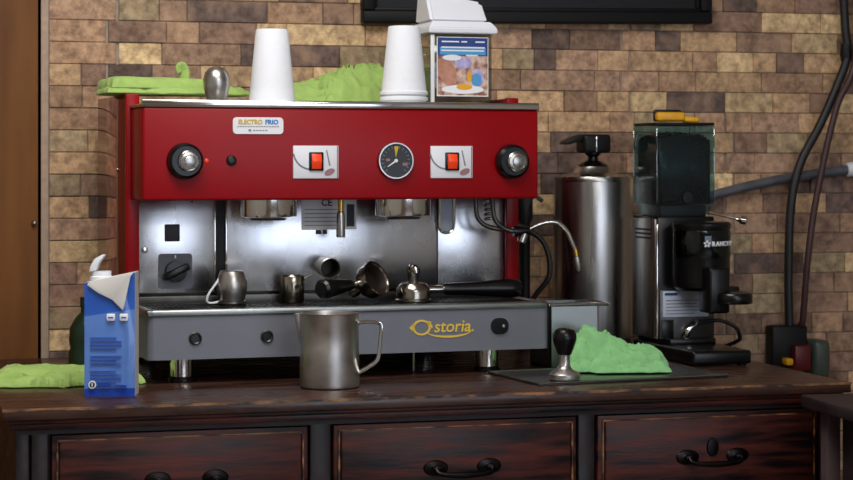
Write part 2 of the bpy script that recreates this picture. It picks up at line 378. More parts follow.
lg.prism([(.148, .106), (.158, .104), (.156, .0985), (.150, .1)], -.0472, -.045)
arcstroke(.194, .0865, .047, .0125, pi*1.08, pi*1.93, .0006, .0026)
arcstroke(.152, .088, .008, .012, pi*.1, pi*.5, .001, .0022)
lo = lg.build('gold_logo', m_gold, em)
text('logo_lettering', 'storia.', .033, (.2045, -.0472, .0935), (pi/2, 0, 0), m_gold, lo, shear=.15, off=.0004)
# head front details
def knob(x, z, px):
    o = MB().lathe([(0, 0), (.0335, 0), (.035, .003), (.0335, .016), (.028, .022), (0, .022)], (x, 0, z), (0, -1, 0), 36).build('steam_knob', m_black, em)
    MB().lathe([(0, 0), (.021, 0), (.0205, .006), (.018, .008), (.0165, .006), (.0115, .007), (.010, .010), (.005, .011), (0, .011)], (x+px, -.022, z), (0, -1, 0), 32).build('knob_cap', m_steel, o)
knob(-.32, .417, .004); knob(.341, .4165, .004)
MB().lathe([(0, 0), (.0105, 0), (.009, .004), (0, .006)], (-.229, 0, .418), (0, -1, 0), 20).build('indicator_lamp', m_black, em)
MB().lathe([(0, 0), (.004, 0), (0, .002)], (-.277, 0, .418), (0, -1, 0), 12).build('red_mark', m_orange, em)
np_ = MB().box(-.2265, -.1275, -.002, .002, .469, .501, .007, 4, axis=1).build('nameplate', m_label, em)
text('nameplate_lettering', 'ELECTRO', .0122, (-.1925, -.0022, .4915), (pi/2, 0, 0), m_yel, np_, xs=.92, off=.0005)
text('nameplate_lettering', 'FRIO', .0122, (-.1505, -.0022, .4915), (pi/2, 0, 0), m_blue, np_, xs=1.0, off=.0005)
b = MB()
for k in range(16): b.box(-.218+k*.0052, -.2145+k*.0052, -.0026, -.001, .4825, .4842)
b.box(-.196, -.191, -.0026, -.001, .474, .478)
for k in range(5): b.box(-.187+k*.006, -.183+k*.006, -.0026, -.001, .475, .477)
b.build('nameplate_print', m_ink, np_)
for x0, x1 in ((-.108, -.0175), (.1715, .259)):
    xc = (x0+x1)/2
    o = MB().box(x0, x1, -.0035, .002, .3835, .447, .001).build('switch_plate', m_white, em)
    b = MB()
    MB().box(x1-.0035, x1-.0015, -.0042, -.002, .384, .446).build('plate_edge', m_pink, o)
    for k in range(10):
        a = pi*1.05+k*.13; a2 = a+.13
        b.prism([(xc-.01+.034*cos(a), .437+.034*sin(a)), (xc-.01+.034*cos(a2), .437+.034*sin(a2)), (xc-.01+.037*cos(a2), .437+.037*sin(a2)), (xc-.01+.037*cos(a), .437+.037*sin(a))], -.0042, -.002)
    b.build('printed_cup', m_ink, o); b = MB(); b.prism([(xc+.02, .438), (xc+.022, .439), (xc+.029, .408), (xc+.026, .408)], -.0042, -.002)
    b.build('printed_line', m_ink, o)
    MB().ell(xc+.027, .396, .011, .006, -.0044, -.002, rot=.4).build('printed_logo', m_pink, o)
    rk = MB().box(xc-.0145, xc+.0145, -.0075, -.002, .3985, .4345, .002).build('switch_bezel', m_black, o)
    MB().prism([(-.0085, .402), (-.0125, .4165), (-.0095, .431), (-.005, .431), (-.005, .402)], xc-.0095, xc+.0095, 'yz', .0006).build('rocker', m_orange, rk)
g = MB().lathe([(0, 0), (.037, 0), (.037, .007), (.0355, .010), (.033, .010), (.032, .006), (0, .006)], (.098, 0, .418), (0, -1, 0), 48).build('pressure_gauge', m_steel, em)
MB().cyl(.0322, .001, (.098, -.0058, .418), (0, -1, 0), 40, .0003).build('gauge_dial', m_dial, g)
b = MB().prism([(.098, .424), (.0945, .446), (.1035, .446)], -.0075, -.0066)
b.m(1)
for k in range(17):
    a = R(225-k*270/16); b.prism([(.098+.024*cos(a-.02), .418+.024*sin(a-.02)), (.098+.029*cos(a-.03), .418+.029*sin(a-.03)), (.098+.029*cos(a+.03), .418+.029*sin(a+.03)), (.098+.024*cos(a+.02), .418+.024*sin(a+.02))], -.0073, -.0066)
b.m(2).box(.112, .122, -.0073, -.0066, .408, .414).box(.078, .086, -.0073, -.0066, .417, .422)
b.build('dial_marks', [m_yel, m_ink, m_pink], g)
b = MB().prism([(.0975, .4195), (.0805, .4065), (.0815, .4055), (.099, .4165)], -.0085, -.0075).ell(.098, .418, .0035, .0035, -.0095, -.0072); b.build('gauge_needle', m_white, g)
# group heads
for x in (-.140, .137):
    o = MB().lathe([(0, 0), (.045, 0), (.0555, .003), (.0565, .008), (.0565, .06), (0, .06)], (x, .07, .306), n=44).build('group_head', m_chrome, em)
    MB().lathe([(0, -.003), (.034, -.003), (.036, 0), (.036, .004), (0, .004)], (x, .07, .3045), n=32).build('shower_screen', m_dsteel, o)
o = MB().tube([(.009, .075, .36), (.009, .075, .34), (.009, .075, .315)], .0055, 14).build('water_spout', m_brass, em)
MB().lathe([(0, 0), (.0085, 0), (.009, .004), (.0082, .045), (.006, .052), (0, .053)], (.009, .075, .266), n=20).build('spout_tip', m_steel, o)
# splash fittings
o = MB().box(-.342, -.2755, .1445, .15, .166, .235, .006, 4, axis=1).build('rotary_switch', mat('grey switch plate', (92, 94, 104), .45), em)
k_ = MB().lathe([(0, 0), (.021, 0), (.0205, .012), (0, .014)], (-.309, .1445, .2), (0, -1, 0), 28)
mx = M.Translation((-.309, .134, .2)) @ M.Rotation(R(-25), 4, 'Y')
k_.box(-.027, .027, -.012, .006, -.007, .007, .003, mx=mx); k_.build('switch_handle', m_black, o)
MB().box(-.3105, -.3075, .1438, .1446, .226, .232).build('switch_mark', m_white, o)
MB().box(-.3295, -.2995, .1455, .15, .259, .293, .002).build('blank_socket', m_inkd, em)
MB().lathe([(0, 0), (.0065, 0), (.006, .004), (0, .006)], (-.369, .149, .243), (0, -1, 0), 16).build('panel_screw', m_chrome, em)
o = MB().box(-.052, .063, .1475, .15, .279, .341, .001).build('rating_label', m_label, em)
text('label_mark', 'CE', .019, (-.0, .1473, .333), (pi/2, 0, 0), m_inkd, o, off=.0004)
b = MB()
for k in range(5): b.box(-.046, .03+.006*(k % 2), .1469, .1476, .287+k*.008, .2885+k*.008)
b.m(1).box(-.022, -.011, .1469, .1476, .270, .2785).box(-.008, .001, .1469, .1476, .270, .2785).box(.042, .058, .1469, .1476, .285, .33)
b.build('label_print', [m_ink, m_inkd], o)
b = MB().box(.24, .268, .144, .15, .27, .36, .0135, 5, axis=1); o = b.build('sight_glass', m_labelb, em)
b = MB().tube([(.2385, .141, .35), (.2385, .141, .29), (.243, .141, .275), (.254, .141, .27), (.265, .141, .275), (.2695, .141, .29), (.2695, .141, .35)], .0028, 10); b.build('sight_frame', m_chrome, o)
b = MB()
for k in range(6): b.lathe([(0, 0), (.0055, 0), (.007, .002), (.007, .004), (.0055, .006), (0, .006)], (.349, .14, .296+k*.0095), n=16)
b.build('steam_spring', m_steel, em)
MB().tube([(.293, .075, .36), (.294, .075, .32), (.30, .074, .298), (.322, .07, .283), (.358, .06, .277)], .0048, 12).build('steam_pipe', m_dsteel, em)
o = MB().tube([(.322, .06, .365), (.326, .06, .31), (.338, .058, .288), (.36, .055, .276), (.385, .05, .274)], .005, 12).build('steam_pipe', m_dsteel, em)
o = MB().lathe([(0, 0), (.010, 0), (.011, .012), (.008, .034), (0, .035)], (.366, .053, .2745), (1, -.08, .05), 16).build('wand_joint', m_black, em)
MB().cyl(.009, .02, (.383, .052, .252), (.4, 0, 1), 16).build('joint_nut', m_steel, o)
wa = MB().tube([(.394, .05, .275), (.41, .05, .284), (.434, .048, .292), (.458, .045, .292), (.478, .045, .277), (.492, .045, .25), (.4985, .045, .236)], .0048, 12).build('steam_wand', m_chrome, em)
MB().lathe([(0, 0), (.0062, 0), (.0065, .014), (0, .016)], (.4985, .045, .237), (.18, 0, -1), 16).build('wand_nut', m_brass, wa)
MB().lathe([(0, 0), (.006, 0), (.0068, .006), (.0072, .026), (.005, .032), (0, .033)], (.5013, .045, .222), (.18, 0, -1), 16).build('wand_tip', m_steel, wa)

# ------------------------------------------------------------------ things on top of the machine
TZ = .5268
def cup_bm(h=.134, rt=.032, rb=.0482):
    w = .0006
    return MB().lathe([(0, h), (rt-.002, h), (rt, h-.003), (rb-.003, .008), (rb-.0022, .0078), (rb, .006), (rb, .001), (rb-.001, 0), (rb-w, 0), (rb-w-.002, .006), (rt-w, h-.006), (0, h-.006)], n=40)
def cup(x, y, z, label, h=.134, group=None):
    o = cup_bm(h).build('foam_cup', m_foam); o.location = G(x, y, TZ+z); return tag(o, label, 'cup', group)
cup(-.131, .075, 0, 'single white foam cup upside down on the machine beside the steel tumbler', .149)
cup(.1405, .075, 0, 'lowest foam cup of the right hand stack on the machine, mostly hidden', .138, 'stacked foam cups')
cup(.1405, .075, .0115, 'middle foam cup of the right hand stack, only its rim showing', .138, 'stacked foam cups')
cup(.1405, .075, .023, 'top foam cup of the right hand stack beside the clear bin', .138, 'stacked foam cups')
def bell(loc, label, handle=False, base=False):
    r = empty('steel_cup', loc, PH, label, 'cup')
    MB().lathe([(0, .0), (.019, 0), (.020, .004), (.024, .012), (.0275, .028), (.0275, .042), (.024, .056), (.0215, .063), (.019, .0645), (0, .0655)] if not base else
               [(0, .008), (.018, .008), (.021, .016), (.0255, .034), (.0262, .048), (.0225, .062), (.015, .071), (.007, .0745), (0, .075)], n=36).build('cup_body', m_pitch, r)
    MB().lathe([(0, 0), (.024, 0), (.027, .002), (.026, .006), (.019, .009), (0, .009)], n=32).build('cup_foot', m_black if base else m_dsteel, r)
    if handle: MB().tube([(-.022, 0, .052), (-.03, -.004, .04), (-.044, -.006, .02), (-.046, -.004, .006), (-.036, -.002, .003), (-.02, 0, .006)], .0022, 8).build('wire_handle', m_white, r)
    return r
bell(G(-.245, .06, TZ), 'small rounded steel tumbler upside down on top of the machine', base=True)
# bin with swing lid
bn = empty('lidded_bin', G(.262, .075, TZ), PH, 'small clear plastic bin with pale swing lid and picture label', 'bin')
b = MB(); w = .0035; x0, x1, y0, y1, h = -.066, .066, 0, .13, .148
b.box(x0, x1, y0, y0+w, 0, h, .001).box(x0, x1, y1-w, y1, 0, h, .001).box(x0, x0+w, y0+w, y1-w, 0, h).box(x1-w, x1, y0+w, y1-w, 0, h).box(x0+w, x1-w, y0+w, y1-w, .0, .004)
b.build('bin_body', m_clear, bn)
b = MB().box(x0+.001, x0+.009, -.0015, .004, .004, h-.002, .001); b.build('corner_strip', m_label, bn)
# lid: flared rim and raised hood
b = MB(); A = [(-.07, -.008), (.076, -.008), (.076, .138), (-.07, .138)]
bb = bmesh.new()
r0 = [bb.verts.new((x, y, .149)) for x, y in A]; r1 = [bb.verts.new((x, y, .160)) for x, y in A]
r2 = [bb.verts.new(p) for p in ((-.058, .004, .174), (.066, .004, .174), (.066, .128, .174), (-.058, .128, .174))]
for a, c in ((r0, r1), (r1, r2)):
    for k in range(4): bb.faces.new((a[k], a[(k+1) % 4], c[(k+1) % 4], c[k]))
bb.faces.new(r0[::-1]); bb.faces.new(r2); bmesh.ops.recalc_face_normals(bb, faces=bb.faces)
bmesh.ops.bevel(bb, geom=bb.edges[:], offset=.002, segments=2, affect='EDGES'); b._take(bb); b.build('lid_rim', m_lid, bn)
b = MB(); bb = bmesh.new()
lo_ = [bb.verts.new(p) for p in ((-.06, .01, .172), (.063, .01, .172), (.063, .12, .172), (-.06, .12, .172))]
hi_ = [bb.verts.new(p) for p in ((-.066, .03, .235), (.055, .03, .216), (.055, .085, .216), (-.066, .085, .235))]
for k in range(4): bb.faces.new((lo_[k], lo_[(k+1) % 4], hi_[(k+1) % 4], hi_[k]))
bb.faces.new(lo_[::-1]); bb.faces.new(hi_); bmesh.ops.recalc_face_normals(bb, faces=bb.faces)
bmesh.ops.bevel(bb, geom=bb.edges[:], offset=.006, segments=3, affect='EDGES'); b._take(bb); b.build('swing_flap', m_lid, bn)
b = MB(); y = -.0006
b.box(-.052, .058, -.001, 0, .022, .142)
b.m(1).box(-.0505, .0565, -.0014, 0, .104, .1405); b.m(2).box(-.046, .052, -.0017, 0, .106, .121)
b.m(3)
for z, a, c in ((.131, -.042, -.005), (.131, .0, .012), (.131, .03, .05), (.1195, -.043, .05), (.113, -.043, .048), (.1035, .01, .035)): b.box(a, c, -.002, 0, z, z+.0028)
b.m(4).box(-.0505, .0565, -.0013, 0, .024, .104); b.m(5).ell(.004, .09, .018, .012, -.0018, 0).ell(.034, .06, .014, .018, -.0018, 0); b.m(6).ell(-.03, .07, .018, .03, -.0018, 0, rot=.4)
b.m(3).ell(.003, .036, .045, .009, -.002, 0).ell(-.02, .1, .02, .006, -.0019, 0); b.m(7).ell(.006, .041, .017, .006, -.0023, 0); b.m(2).ell(.032, .056, .011, .013, -.0022, 0); b.m(7).ell(.018, .062, .006, .01, -.0022, 0)
b.build('picture_label', [m_label, m_navy, m_sky, m_white, m_photo, m_lilac, m_skin, m_yelo], bn)

# ------------------------------------------------------------------ cloths
def cloth(name, loc, rz, m, lobes, label, seed, group=None):
    """folded cloth built of soft sheets: (cx, cy, rx, ry, height, rot, base, power, tilt_x, fold strength)"""
    b = MB()
    for li, (cx, cy, rx, ry, h, rot, z0, pw, tilt, fs, *ee) in enumerate(lobes):
        n1, n2 = 64, 40; bm = bmesh.new(); top, bot = {}, {}
        for i in range(n1+1):
            for j in range(n2+1):
                u, v = -1+2*i/n1, -1+2*j/n2
                e = 1+.12*noise.noise((u*1.9+seed, v*1.9, li*3.1))+.035*noise.noise((u*6, v*6, seed+li))
                x, y = u*rx*e, v*ry*e
                ed = max(0, (1-abs(u)**pw)*(1-abs(v)**pw))**(ee[0] if ee else .42)
                wq = .55*noise.noise((u*1.3+seed, v*1.3, li+.5))
                t = (v*1.6+u*.55+wq)*1.5
                rg = 1-abs(noise.noise((u*.9+seed, t*1.25, li*2.7)))*2.2                    # creased ridges
                rg2 = 1-abs(noise.noise((u*1.6+3+seed, t*2.6, li*5.1)))*2
                fold = 1-fs+fs*(.75*rg+.45*rg2)+tilt*u
                X = cx+x*cos(rot)-y*sin(rot); Y = cy+x*sin(rot)+y*cos(rot)
                hz_ = max(.0006, h*ed*max(.12, fold))
                lift = .0035*(1-ed)*(.5+.5*noise.noise((u*4+seed, v*4, 7)))*(1 if z0 < .001 else 0)
                top[i, j] = bm.verts.new((X, Y, z0+lift+hz_)); bot[i, j] = bm.verts.new((X, Y, z0+lift))
        for i in range(n1):
            for j in range(n2):
                bm.faces.new((top[i, j], top[i+1, j], top[i+1, j+1], top[i, j+1])); bm.faces.new((bot[i, j], bot[i, j+1], bot[i+1, j+1], bot[i+1, j]))
        for i in range(n1):
            bm.faces.new((top[i, 0], bot[i, 0], bot[i+1, 0], top[i+1, 0])); bm.faces.new((top[i+1, n2], bot[i+1, n2], bot[i, n2], top[i, n2]))
        for j in range(n2):
            bm.faces.new((top[0, j+1], bot[0, j+1], bot[0, j], top[0, j])); bm.faces.new((top[n1, j], bot[n1, j], bot[n1, j+1], top[n1, j+1]))
        bmesh.ops.recalc_face_normals(bm, faces=bm.faces); b._take(bm)
    o = b.build(name, m, None, 70); o.location = loc; o.rotation_euler = (0, 0, rz)
    return tag(o, label, 'cloth', group)
cloth('microfibre_cloth', (-.592, .40, CT+.0006), -.04, m_green, [(.0, .035, .13, .07, .022, 0, 0, 9, .05, .25, .25), (-.03, .0, .1, .06, .031, -.06, .0, 8, -.1, .3, .25), (-.06, -.045, .07, .045, .024, -.2, 0, 6, .2, .6, .3), (-.02, -.06, .09, .02, .012, -.1, 0, 6, 0, .6, .3), (.035, -.052, .07, .03, .016, .16, 0, 5, 0, .55, .3), (.085, -.03, .045, .05, .024, .25, 0, 4, 0, .4, .3)], 'lime green cloth lying folded behind and beside the blue carton', 1.3)
q = cloth('microfibre_cloth', G(-.335, .24, TZ+.0232), PH, m_green, [(-.005, -.0, .10, .085, .014, -.02, 0, 12, 0, .15, .2), (.0, -.0, .1, .080, .022, .01, .012, 12, -.05, .22, .2), (.13, .02, .065, .06, .026, -.1, 0, 6, -.45, .4, .25)], 'lime green cloth folded flat on the machine left side behind the steel tumbler', 4.1)
b = MB(); b.tube([(.045, -.06, .012), (.05, -.062, .03), (.051, -.062, .046), (.046, -.062, .056), (.040, -.062, .053), (.042, -.062, .044)], [.006, .0055, .005, .005, .0045, .003], 12, flat=2.2)
b.build('turned_corner', m_green, q)
cloth('microfibre_cloth', G(.045, .30, TZ+.001), PH, m_green, [(-.015, 0, .10, .07, .062, 0, 0, 3.4, .25, .5), (.052, -.01, .088, .07, .09, .1, 0, 3.6, .12, .45), (.02, -.05, .11, .03, .03, 0, 0, 4, 0, .5)], 'lime green cloth heaped on the machine between the two white cup piles', 6.7)
cloth('microfibre_cloth', (.462, .27, CT+.007), -.12, m_mint, [(-.02, .02, .07, .05, .074, -.1, 0, 3.4, -.35, .5), (.025, .005, .078, .058, .050, -.1, 0, 4, -.08, .55), (.04, -.035, .055, .026, .03, -.05, 0, 3.4, 0, .5), (-.075, -.01, .035, .035, .026, .1, 0, 3, 0, .4), (.02, -.05, .075, .018, .012, -.05, 0, 4, 0, .5)], 'mint green cloth crumpled on the steel mat behind the tamper', 2.9)

# ------------------------------------------------------------------ things on the drip tray
GZ = .1392
bl = bell(G(-.212, .072, GZ), 'barrel shaped steel cup with white wire handle on left of the drip tray', handle=True); bl.scale = (1.08, 1.08, 1.02)
o = MB().lathe([(0, 0), (.022, 0), (.024, .003), (.024, .05), (.0225, .0525), (.021, .05), (.021, .01), (0, .01)], n=32)
o.tube([(.023, 0, .045), (.032, 0, .05), (.04, 0, .053)], .0022, 8)
o = o.build('milk_jug', m_bronze); o.location = G(-.085, .095, GZ); o.rotation_euler = (0, 0, PH); tag(o, 'small brassy steel jug standing behind the black portafilter handle end', 'jug')
def portafilter(head, axis, hdir, hlen, label, group, spout=True):
    """axis: opening direction of the basket; hdir: from head to handle end"""
    a = V(axis).normalized(); h = V(hdir).normalized(); h = (h-a*h.dot(a)).normalized(); hd = V(head)
    r = empty('portafilter', G(*head), PH, label, 'portafilter', group)
    Z = V((0, 0, 0))
    MB().lathe([(0, -.016), (.012, -.016), (.026, -.013), (.033, -.004), (.0345, .004), (.0345, .017), (.0365, .019), (.0365, .022), (.033, .022), (.031, .019), (.030, -.002), (.024, -.008), (0, -.008)], Z, a, 40).build('basket_holder', m_bronze, r)
    MB().lathe([(.0312, .0195), (.030, .018), (.028, -.004), (0, -.0065), (0, -.0075), (.0295, -.0055), (.0311, .017)], Z, a, 36).build('filter_basket', m_coffee, r)
    MB().lathe([(0, .03), (.009, .03), (.0085, .05), (.0075, .07), (0, .07)], Z, h, 18).build('handle_ferrule', m_chrome, r)
    L = hlen
    MB().lathe([(0, .062), (.0105, .062), (.012, .07), (.0125, .09), (.0135, L*.55), (.017, L*.75), (.0195, L*.9), (.0185, L*.97), (.014, L), (0, L+.001)], Z, h, 24).build('handle', m_black, r)
    s = a.cross(h)
    b = MB().lathe([(0, .012), (.0115, .012), (.0115, .03), (.0135, .034), (.0135, .046), (0, .048)], Z, -a, 22); b.build('spout_base', m_bronze, r)
    if spout:
        for q in (-1, 1):
            p0 = -a*.042; MB().tube([p0, p0+s*q*.012-a*.004, p0+s*q*.019+a*.0-h*0, p0+s*q*.021+a*.008], [.006, .006, .0055, .005], 12).build('spout', m_chrome, r)
    return r
portafilter((.058, .045, GZ+.0385), (.55, -.72, .42), (-.14, -.085, -.014), .158, 'portafilter lying on its side with open basket toward the front, centre of tray', None, False)
portafilter((.152, .05, GZ+.0222), (0, 0, -1), (1, -.04, 0), .225, 'portafilter lying upside down with spouts up and black handle pointing right', None, True)
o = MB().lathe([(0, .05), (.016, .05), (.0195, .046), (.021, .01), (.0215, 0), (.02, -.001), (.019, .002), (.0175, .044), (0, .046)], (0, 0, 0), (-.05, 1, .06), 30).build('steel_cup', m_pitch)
o.location = G(-.014, .07, GZ+.066); lx = MB().lathe([(0, .043), (.0172, .043), (.0186, .004), (.0178, .0035), (.0165, .041), (0, .041)], (0, 0, 0), (-.05, 1, .06), 30); lx.build('shade_lining', m_grate, o); tag(o, 'little steel cup tipped on its side with dark mouth facing out', 'cup')  # dark inner shell paints the shade inside the cup mouth

# ------------------------------------------------------------------ things on the dresser
pt = empty('milk_pitcher', (-.134, .185, CT), -.3, 'plain steel milk frothing pitcher with wire handle before the drip tray', 'pitcher')
MB().lathe([(0, 0), (.051, 0), (.0545, .003), (.0555, .008), (.0545, .07), (.0535, .1355), (.0545, .1375), (.053, .138), (.052, .135), (.0535, .01), (0, .006)], n=56).build('pitcher_body', m_pitch, pt)
b = MB().tube([(-.051, 0, .075), (-.0535, 0, .1), (-.056, 0, .125), (-.0575, 0, .1365)], [.002, .006, .009, .010], 14, flat=.8); b.build('pouring_lip', m_pitch, pt)
b = MB().tube([(.052, 0, .118), (.066, 0, .121), (.09, 0, .119), (.0955, 0, .112), (.094, 0, .09), (.0905, 0, .058), (.085, 0, .047), (.068, 0, .035), (.053, 0, .027)], .003, 12, flat=1.4); b.build('wire_handle', m_chrome, pt)

mc = empty('milk_carton', (-.542, .148, CT), -TH+.03, 'blue milk carton with torn white top corner and flip spout, left end', 'carton')
bb = bmesh.new(); n1, n2 = 26, 44; hw = .0445; dp = .06; grid = {}
def topz(x): return .2015+(x+hw)/(2*hw)*.0185
for i in range(n1+1):
    for j in range(n2+1):
        x = -hw+2*hw*i/n1; t = j/n2; z = t*topz(x)
        rc = .03+.006*sin(t*5-.6)-.01*t*t
        y = -.004*math.exp(-((x-rc)/.006)**2)*min(1, 6*(1-t))*min(1, 5*t)+.0015*noise.noise((x*30, z*22, 4))*min(1, 8*t)
        grid[i, j] = bb.verts.new((x, y, z))
for i in range(n1):
    for j in range(n2):
        f = bb.faces.new((grid[i, j], grid[i+1, j], grid[i+1, j+1], grid[i, j+1])); x = -hw+2*hw*(i+.5)/n1; z = (j+.5)/n2*.21
        f.material_index = 2 if z < .014 else (1 if z < .148 else 0)
bk = [bb.verts.new(p) for p in ((-hw, dp, 0), (hw, dp, 0), (hw, dp, topz(hw)), (-hw, dp, topz(-hw)))]
fl = [grid[0, j] for j in range(n2+1)]; fr = [grid[n1, j] for j in range(n2+1)]; fb = [grid[i, 0] for i in range(n1+1)]; ft = [grid[i, n2] for i in range(n1+1)]
bb.faces.new(bk[::-1]); bb.faces.new(fl+[bk[3], bk[0]]); q = bb.faces.new(fr[::-1]+[bk[1], bk[2]]); q.material_index = 3; bb.faces.new(fb[::-1]+[bk[0], bk[1]]); q = bb.faces.new(ft+[bk[2], bk[3]]); q.material_index = 3
bmesh.ops.recalc_face_normals(bb, faces=bb.faces)
b = MB(); me = bpy.data.meshes.new('t'); bb.to_mesh(me); bb.free(); b.bm.from_mesh(me); bpy.data.meshes.remove(me)
b.build('carton_body', [m_carton, m_cartonl, m_cartond, m_cream], mc)
b = MB().prism([(-.039, .198), (-.02, .184), (.005, .172), (.024, .153), (.028, .168), (.0375, .213), (.043, .2205), (-.036, .204)], -.0062, -.0035, 'xz', .0006); b.build('torn_flap', m_cream, mc)
b = MB(); y0, y1 = -.0058, -.001
for x in (-.005, .018):
    MB().box(x, x+.015, y0, y1, .134, .147, .002).m(1).box(x+.003, x+.012, y0-.0004, y1, .139, .1415).build('cup_icon', [m_label, m_cartond], mc)
b.m(2)
for k in range(14):
    z = .104-k*.0066
    if k in (4, 8): continue
    b.box(-.034, .021 if k % 3 else .012, y0+.002, y1, z, z+.0012)
q = MB().ell(-.03, .0215, .0068, .0068, y0, y1).m(1).ell(-.03, .0215, .0048, .0048, y0-.0004, y1).m(0).box(-.031, -.029, y0-.0008, y1, .0185, .0245); q.build('round_seal', [m_label, m_inkd], mc)
b.m(1).box(-.018, .002, y0, y1, .019, .024).box(.012, .03, y0, y1, .018, .021)
b.build('carton_print', [m_label, m_cartond, m_carton, m_inkd], mc)
b = MB().lathe([(0, 0), (.0205, 0), (.0205, .010), (.018, .012), (.018, .02), (0, .02)], (-.02, .038, .2005), n=28); o = b.build('pour_spout', m_white, mc)
b = MB()
prof = [(-.0395, .2195), (-.037, .231), (-.030, .243), (-.0165, .2505), (-.0125, .2485), (-.016, .2435), (-.0225, .235), (-.027, .222)]
b.prism(prof, .022, .054, 'xz', .0015); b.build('flip_lid', m_white, mc)

gb = empty('green_bottle', (-.538, .56, CT), 0, 'dark green plastic bottle standing hidden behind the blue carton', 'bottle')
MB().lathe([(0, 0), (.033, 0), (.037, .004), (.037, .04), (.033, .05), (.036, .065), (.034, .09), (.024, .108), (.013, .12), (.012, .13), (0, .13)], n=32).build('bottle_body', m_gbottle, gb)
MB().cyl(.014, .02, (0, 0, .13), n=20).build('bottle_cap', m_gbottle, gb)

tp = empty('tamper', (.311, .145, CT+.0065), 0, 'coffee tamper with black knob handle standing on the steel mat', 'tamper')
MB().lathe([(0, 0), (.029, 0), (.0295, .002), (.0295, .009), (.026, .0135), (.016, .018), (.0115, .024), (.0105, .035), (.011, .046), (0, .046)], n=36).build('tamper_base', m_pitch, tp)
MB().lathe([(0, .046), (.0125, .046), (.0145, .05), (.019, .062), (.0228, .074), (.0225, .084), (.018, .0925), (.010, .096), (0, .097)], n=32).build('tamper_handle', m_black, tp)
bb = [(.247, .1), (.648, .15), (.619, .38), (.218, .33)]
b = MB().prism(bb, CT+.0005, CT+.004, 'xy', .001)
cxm = sum(p[0] for p in bb)/4; cym = sum(p[1] for p in bb)/4
for k in range(4):
    p, q = V((*bb[k], CT+.004)), V((*bb[(k+1) % 4], CT+.004)); b.tube([p, (p+q)/2, q], .0022, 8, 2)
b.build('steel_mat', m_mat); tag(bpy.data.objects['steel_mat'], 'thin rectangular steel mat lying on the dresser under the tamper', 'mat')
kp = empty('steel_container', (.418, .388, CT+.0005), 0, 'square open steel container with rolled rim beside the machine drip tray', 'container')
b = MB(); X0, X1, Y0, Y1, H_ = -.05, .052, 0, .13, .128; w = .002
b.box(X0, X1, Y0, Y0+w, 0, H_, .0).box(X0, X1, Y1-w, Y1, 0, H_).box(X0, X0+w, Y0, Y1, 0, H_).box(X1-w, X1, Y0, Y1, 0, H_).box(X0, X1, Y0, Y1, 0, w)
b.build('container_wall', m_sheet, kp)
b = MB().tube([(X0, Y0-.003, H_), (0, Y0-.003, H_), (X1+.02, Y0-.003, H_)], .0035, 10).tube([(X1+.02, Y0-.003, H_), (X1+.02, .06, H_), (X1+.02, Y1, H_)], .0035, 10).tube([(X0, Y0, H_), (X0, .06, H_), (X0, Y1, H_)], .003, 10)
b.box(X1-.002, X1+.02, Y0-.003, Y1, H_-.001, H_+.001); b.build('rolled_rim', m_chrome, kp)

# airpot
ap = empty('pump_airpot', (.606, .785, CT), 0, 'tall brushed steel pump airpot with black pump head between machine and grinder', 'airpot')
MB().lathe([(0, .026), (.087, .026), (.0885, .03), (.0885, .372), (.087, .379), (.080, .383), (.0, .383)], n=64).build('airpot_body', m_steelv, ap)
MB().lathe([(0, 0), (.086, 0), (.0885, .003), (.0885, .025), (.086, .028), (0, .028)], n=56).build('base_ring', m_black, ap)
MB().lathe([(.0, .382), (.0885, .372), (.0892, .377), (.087, .3835), (.076, .388), (.05, .392), (.045, .397), (.041, .406), (0, .408)], n=56).build('airpot_lid', m_steel, ap)
MB().lathe([(0, .405), (.03, .405), (.033, .409), (.026, .414), (.012, .42), (.011, .428), (.018, .434), (.018, .44), (0, .441)], n=28).build('pump_neck', m_black, ap)
b = MB().box(-.031, .034, -.028, .03, .436, .478, .008, 3)
b.prism([(-.03, .478), (-.045, .474), (-.07, .463), (-.0745, .455), (-.06, .455), (-.04, .462), (-.024, .463), (-.024, .478)], -.018, .02, 'xz', .003); b.build('pump_head', m_blackm, ap)
MB().box(-.0035, .001, -.0295, -.026, .438, .474, .001).build('pump_trim', m_chrome, ap)

# ------------------------------------------------------------------ grinder
gr = empty('coffee_grinder', (.716, .335, CT), 0, 'black and steel coffee grinder with smoky hopper full of beans', 'coffee grinder')
b = MB().box(-.062, .068, 0, .33, .004, .032, .006, 3).box(-.05, .056, .15, .33, .03, .045, .004); b.build('grinder_base', m_black, gr)
for x in (-.048, .054):
    for y in (.02, .3): MB().cyl(.01, .0045, (x, y, 0), n=14).build('rubber_foot', m_blackm, gr)
b = MB().box(-.0615, .068, .188, .33, .04, .30, .003); b.build('motor_housing', m_black, gr)
o = MB().box(-.0655, -.061, .195, .325, .042, .295, .001).build('side_plate', m_steelv, gr)
b = MB()
for k in range(3): b.box(-.0662, -.065, .215, .305, .252+k*.009, .256+k*.009)
b.build('vent_slot', m_blackm, o)
MB().box(-.066, -.060, .184, .19, .042, .285, .002).build('edge_strip', m_chrome, gr)
o = MB().box(-.058, .066, .184, .189, .042, .145, .001).build('front_plate', m_dsteel, gr)
lb = MB().box(-.052, .052, .182, .185, .088, .143, .001).build('rating_label', m_labelb, gr)
b = MB()
for k in range(5): b.box(-.045, .02+.004*(k*7 % 5), .1813, .1825, .094+k*.007, .096+k*.007)
b.m(1).box(-.048, -.02, .1813, .1825, .134, .139); b.build('label_print', [m_ink, m_navy], lb)
MB().box(-.055, -.028, .181, .185, .045, .082, .001).build('switch_panel', m_black, gr)
b = MB().tube([(-.004, .184, .044), (.0, .176, .056), (.008, .172, .066), (.018, .172, .074), (.02, .174, .08)], [.009, .008, .005, .004, .003], 12); b.build('fork_lever', m_chrome, gr)
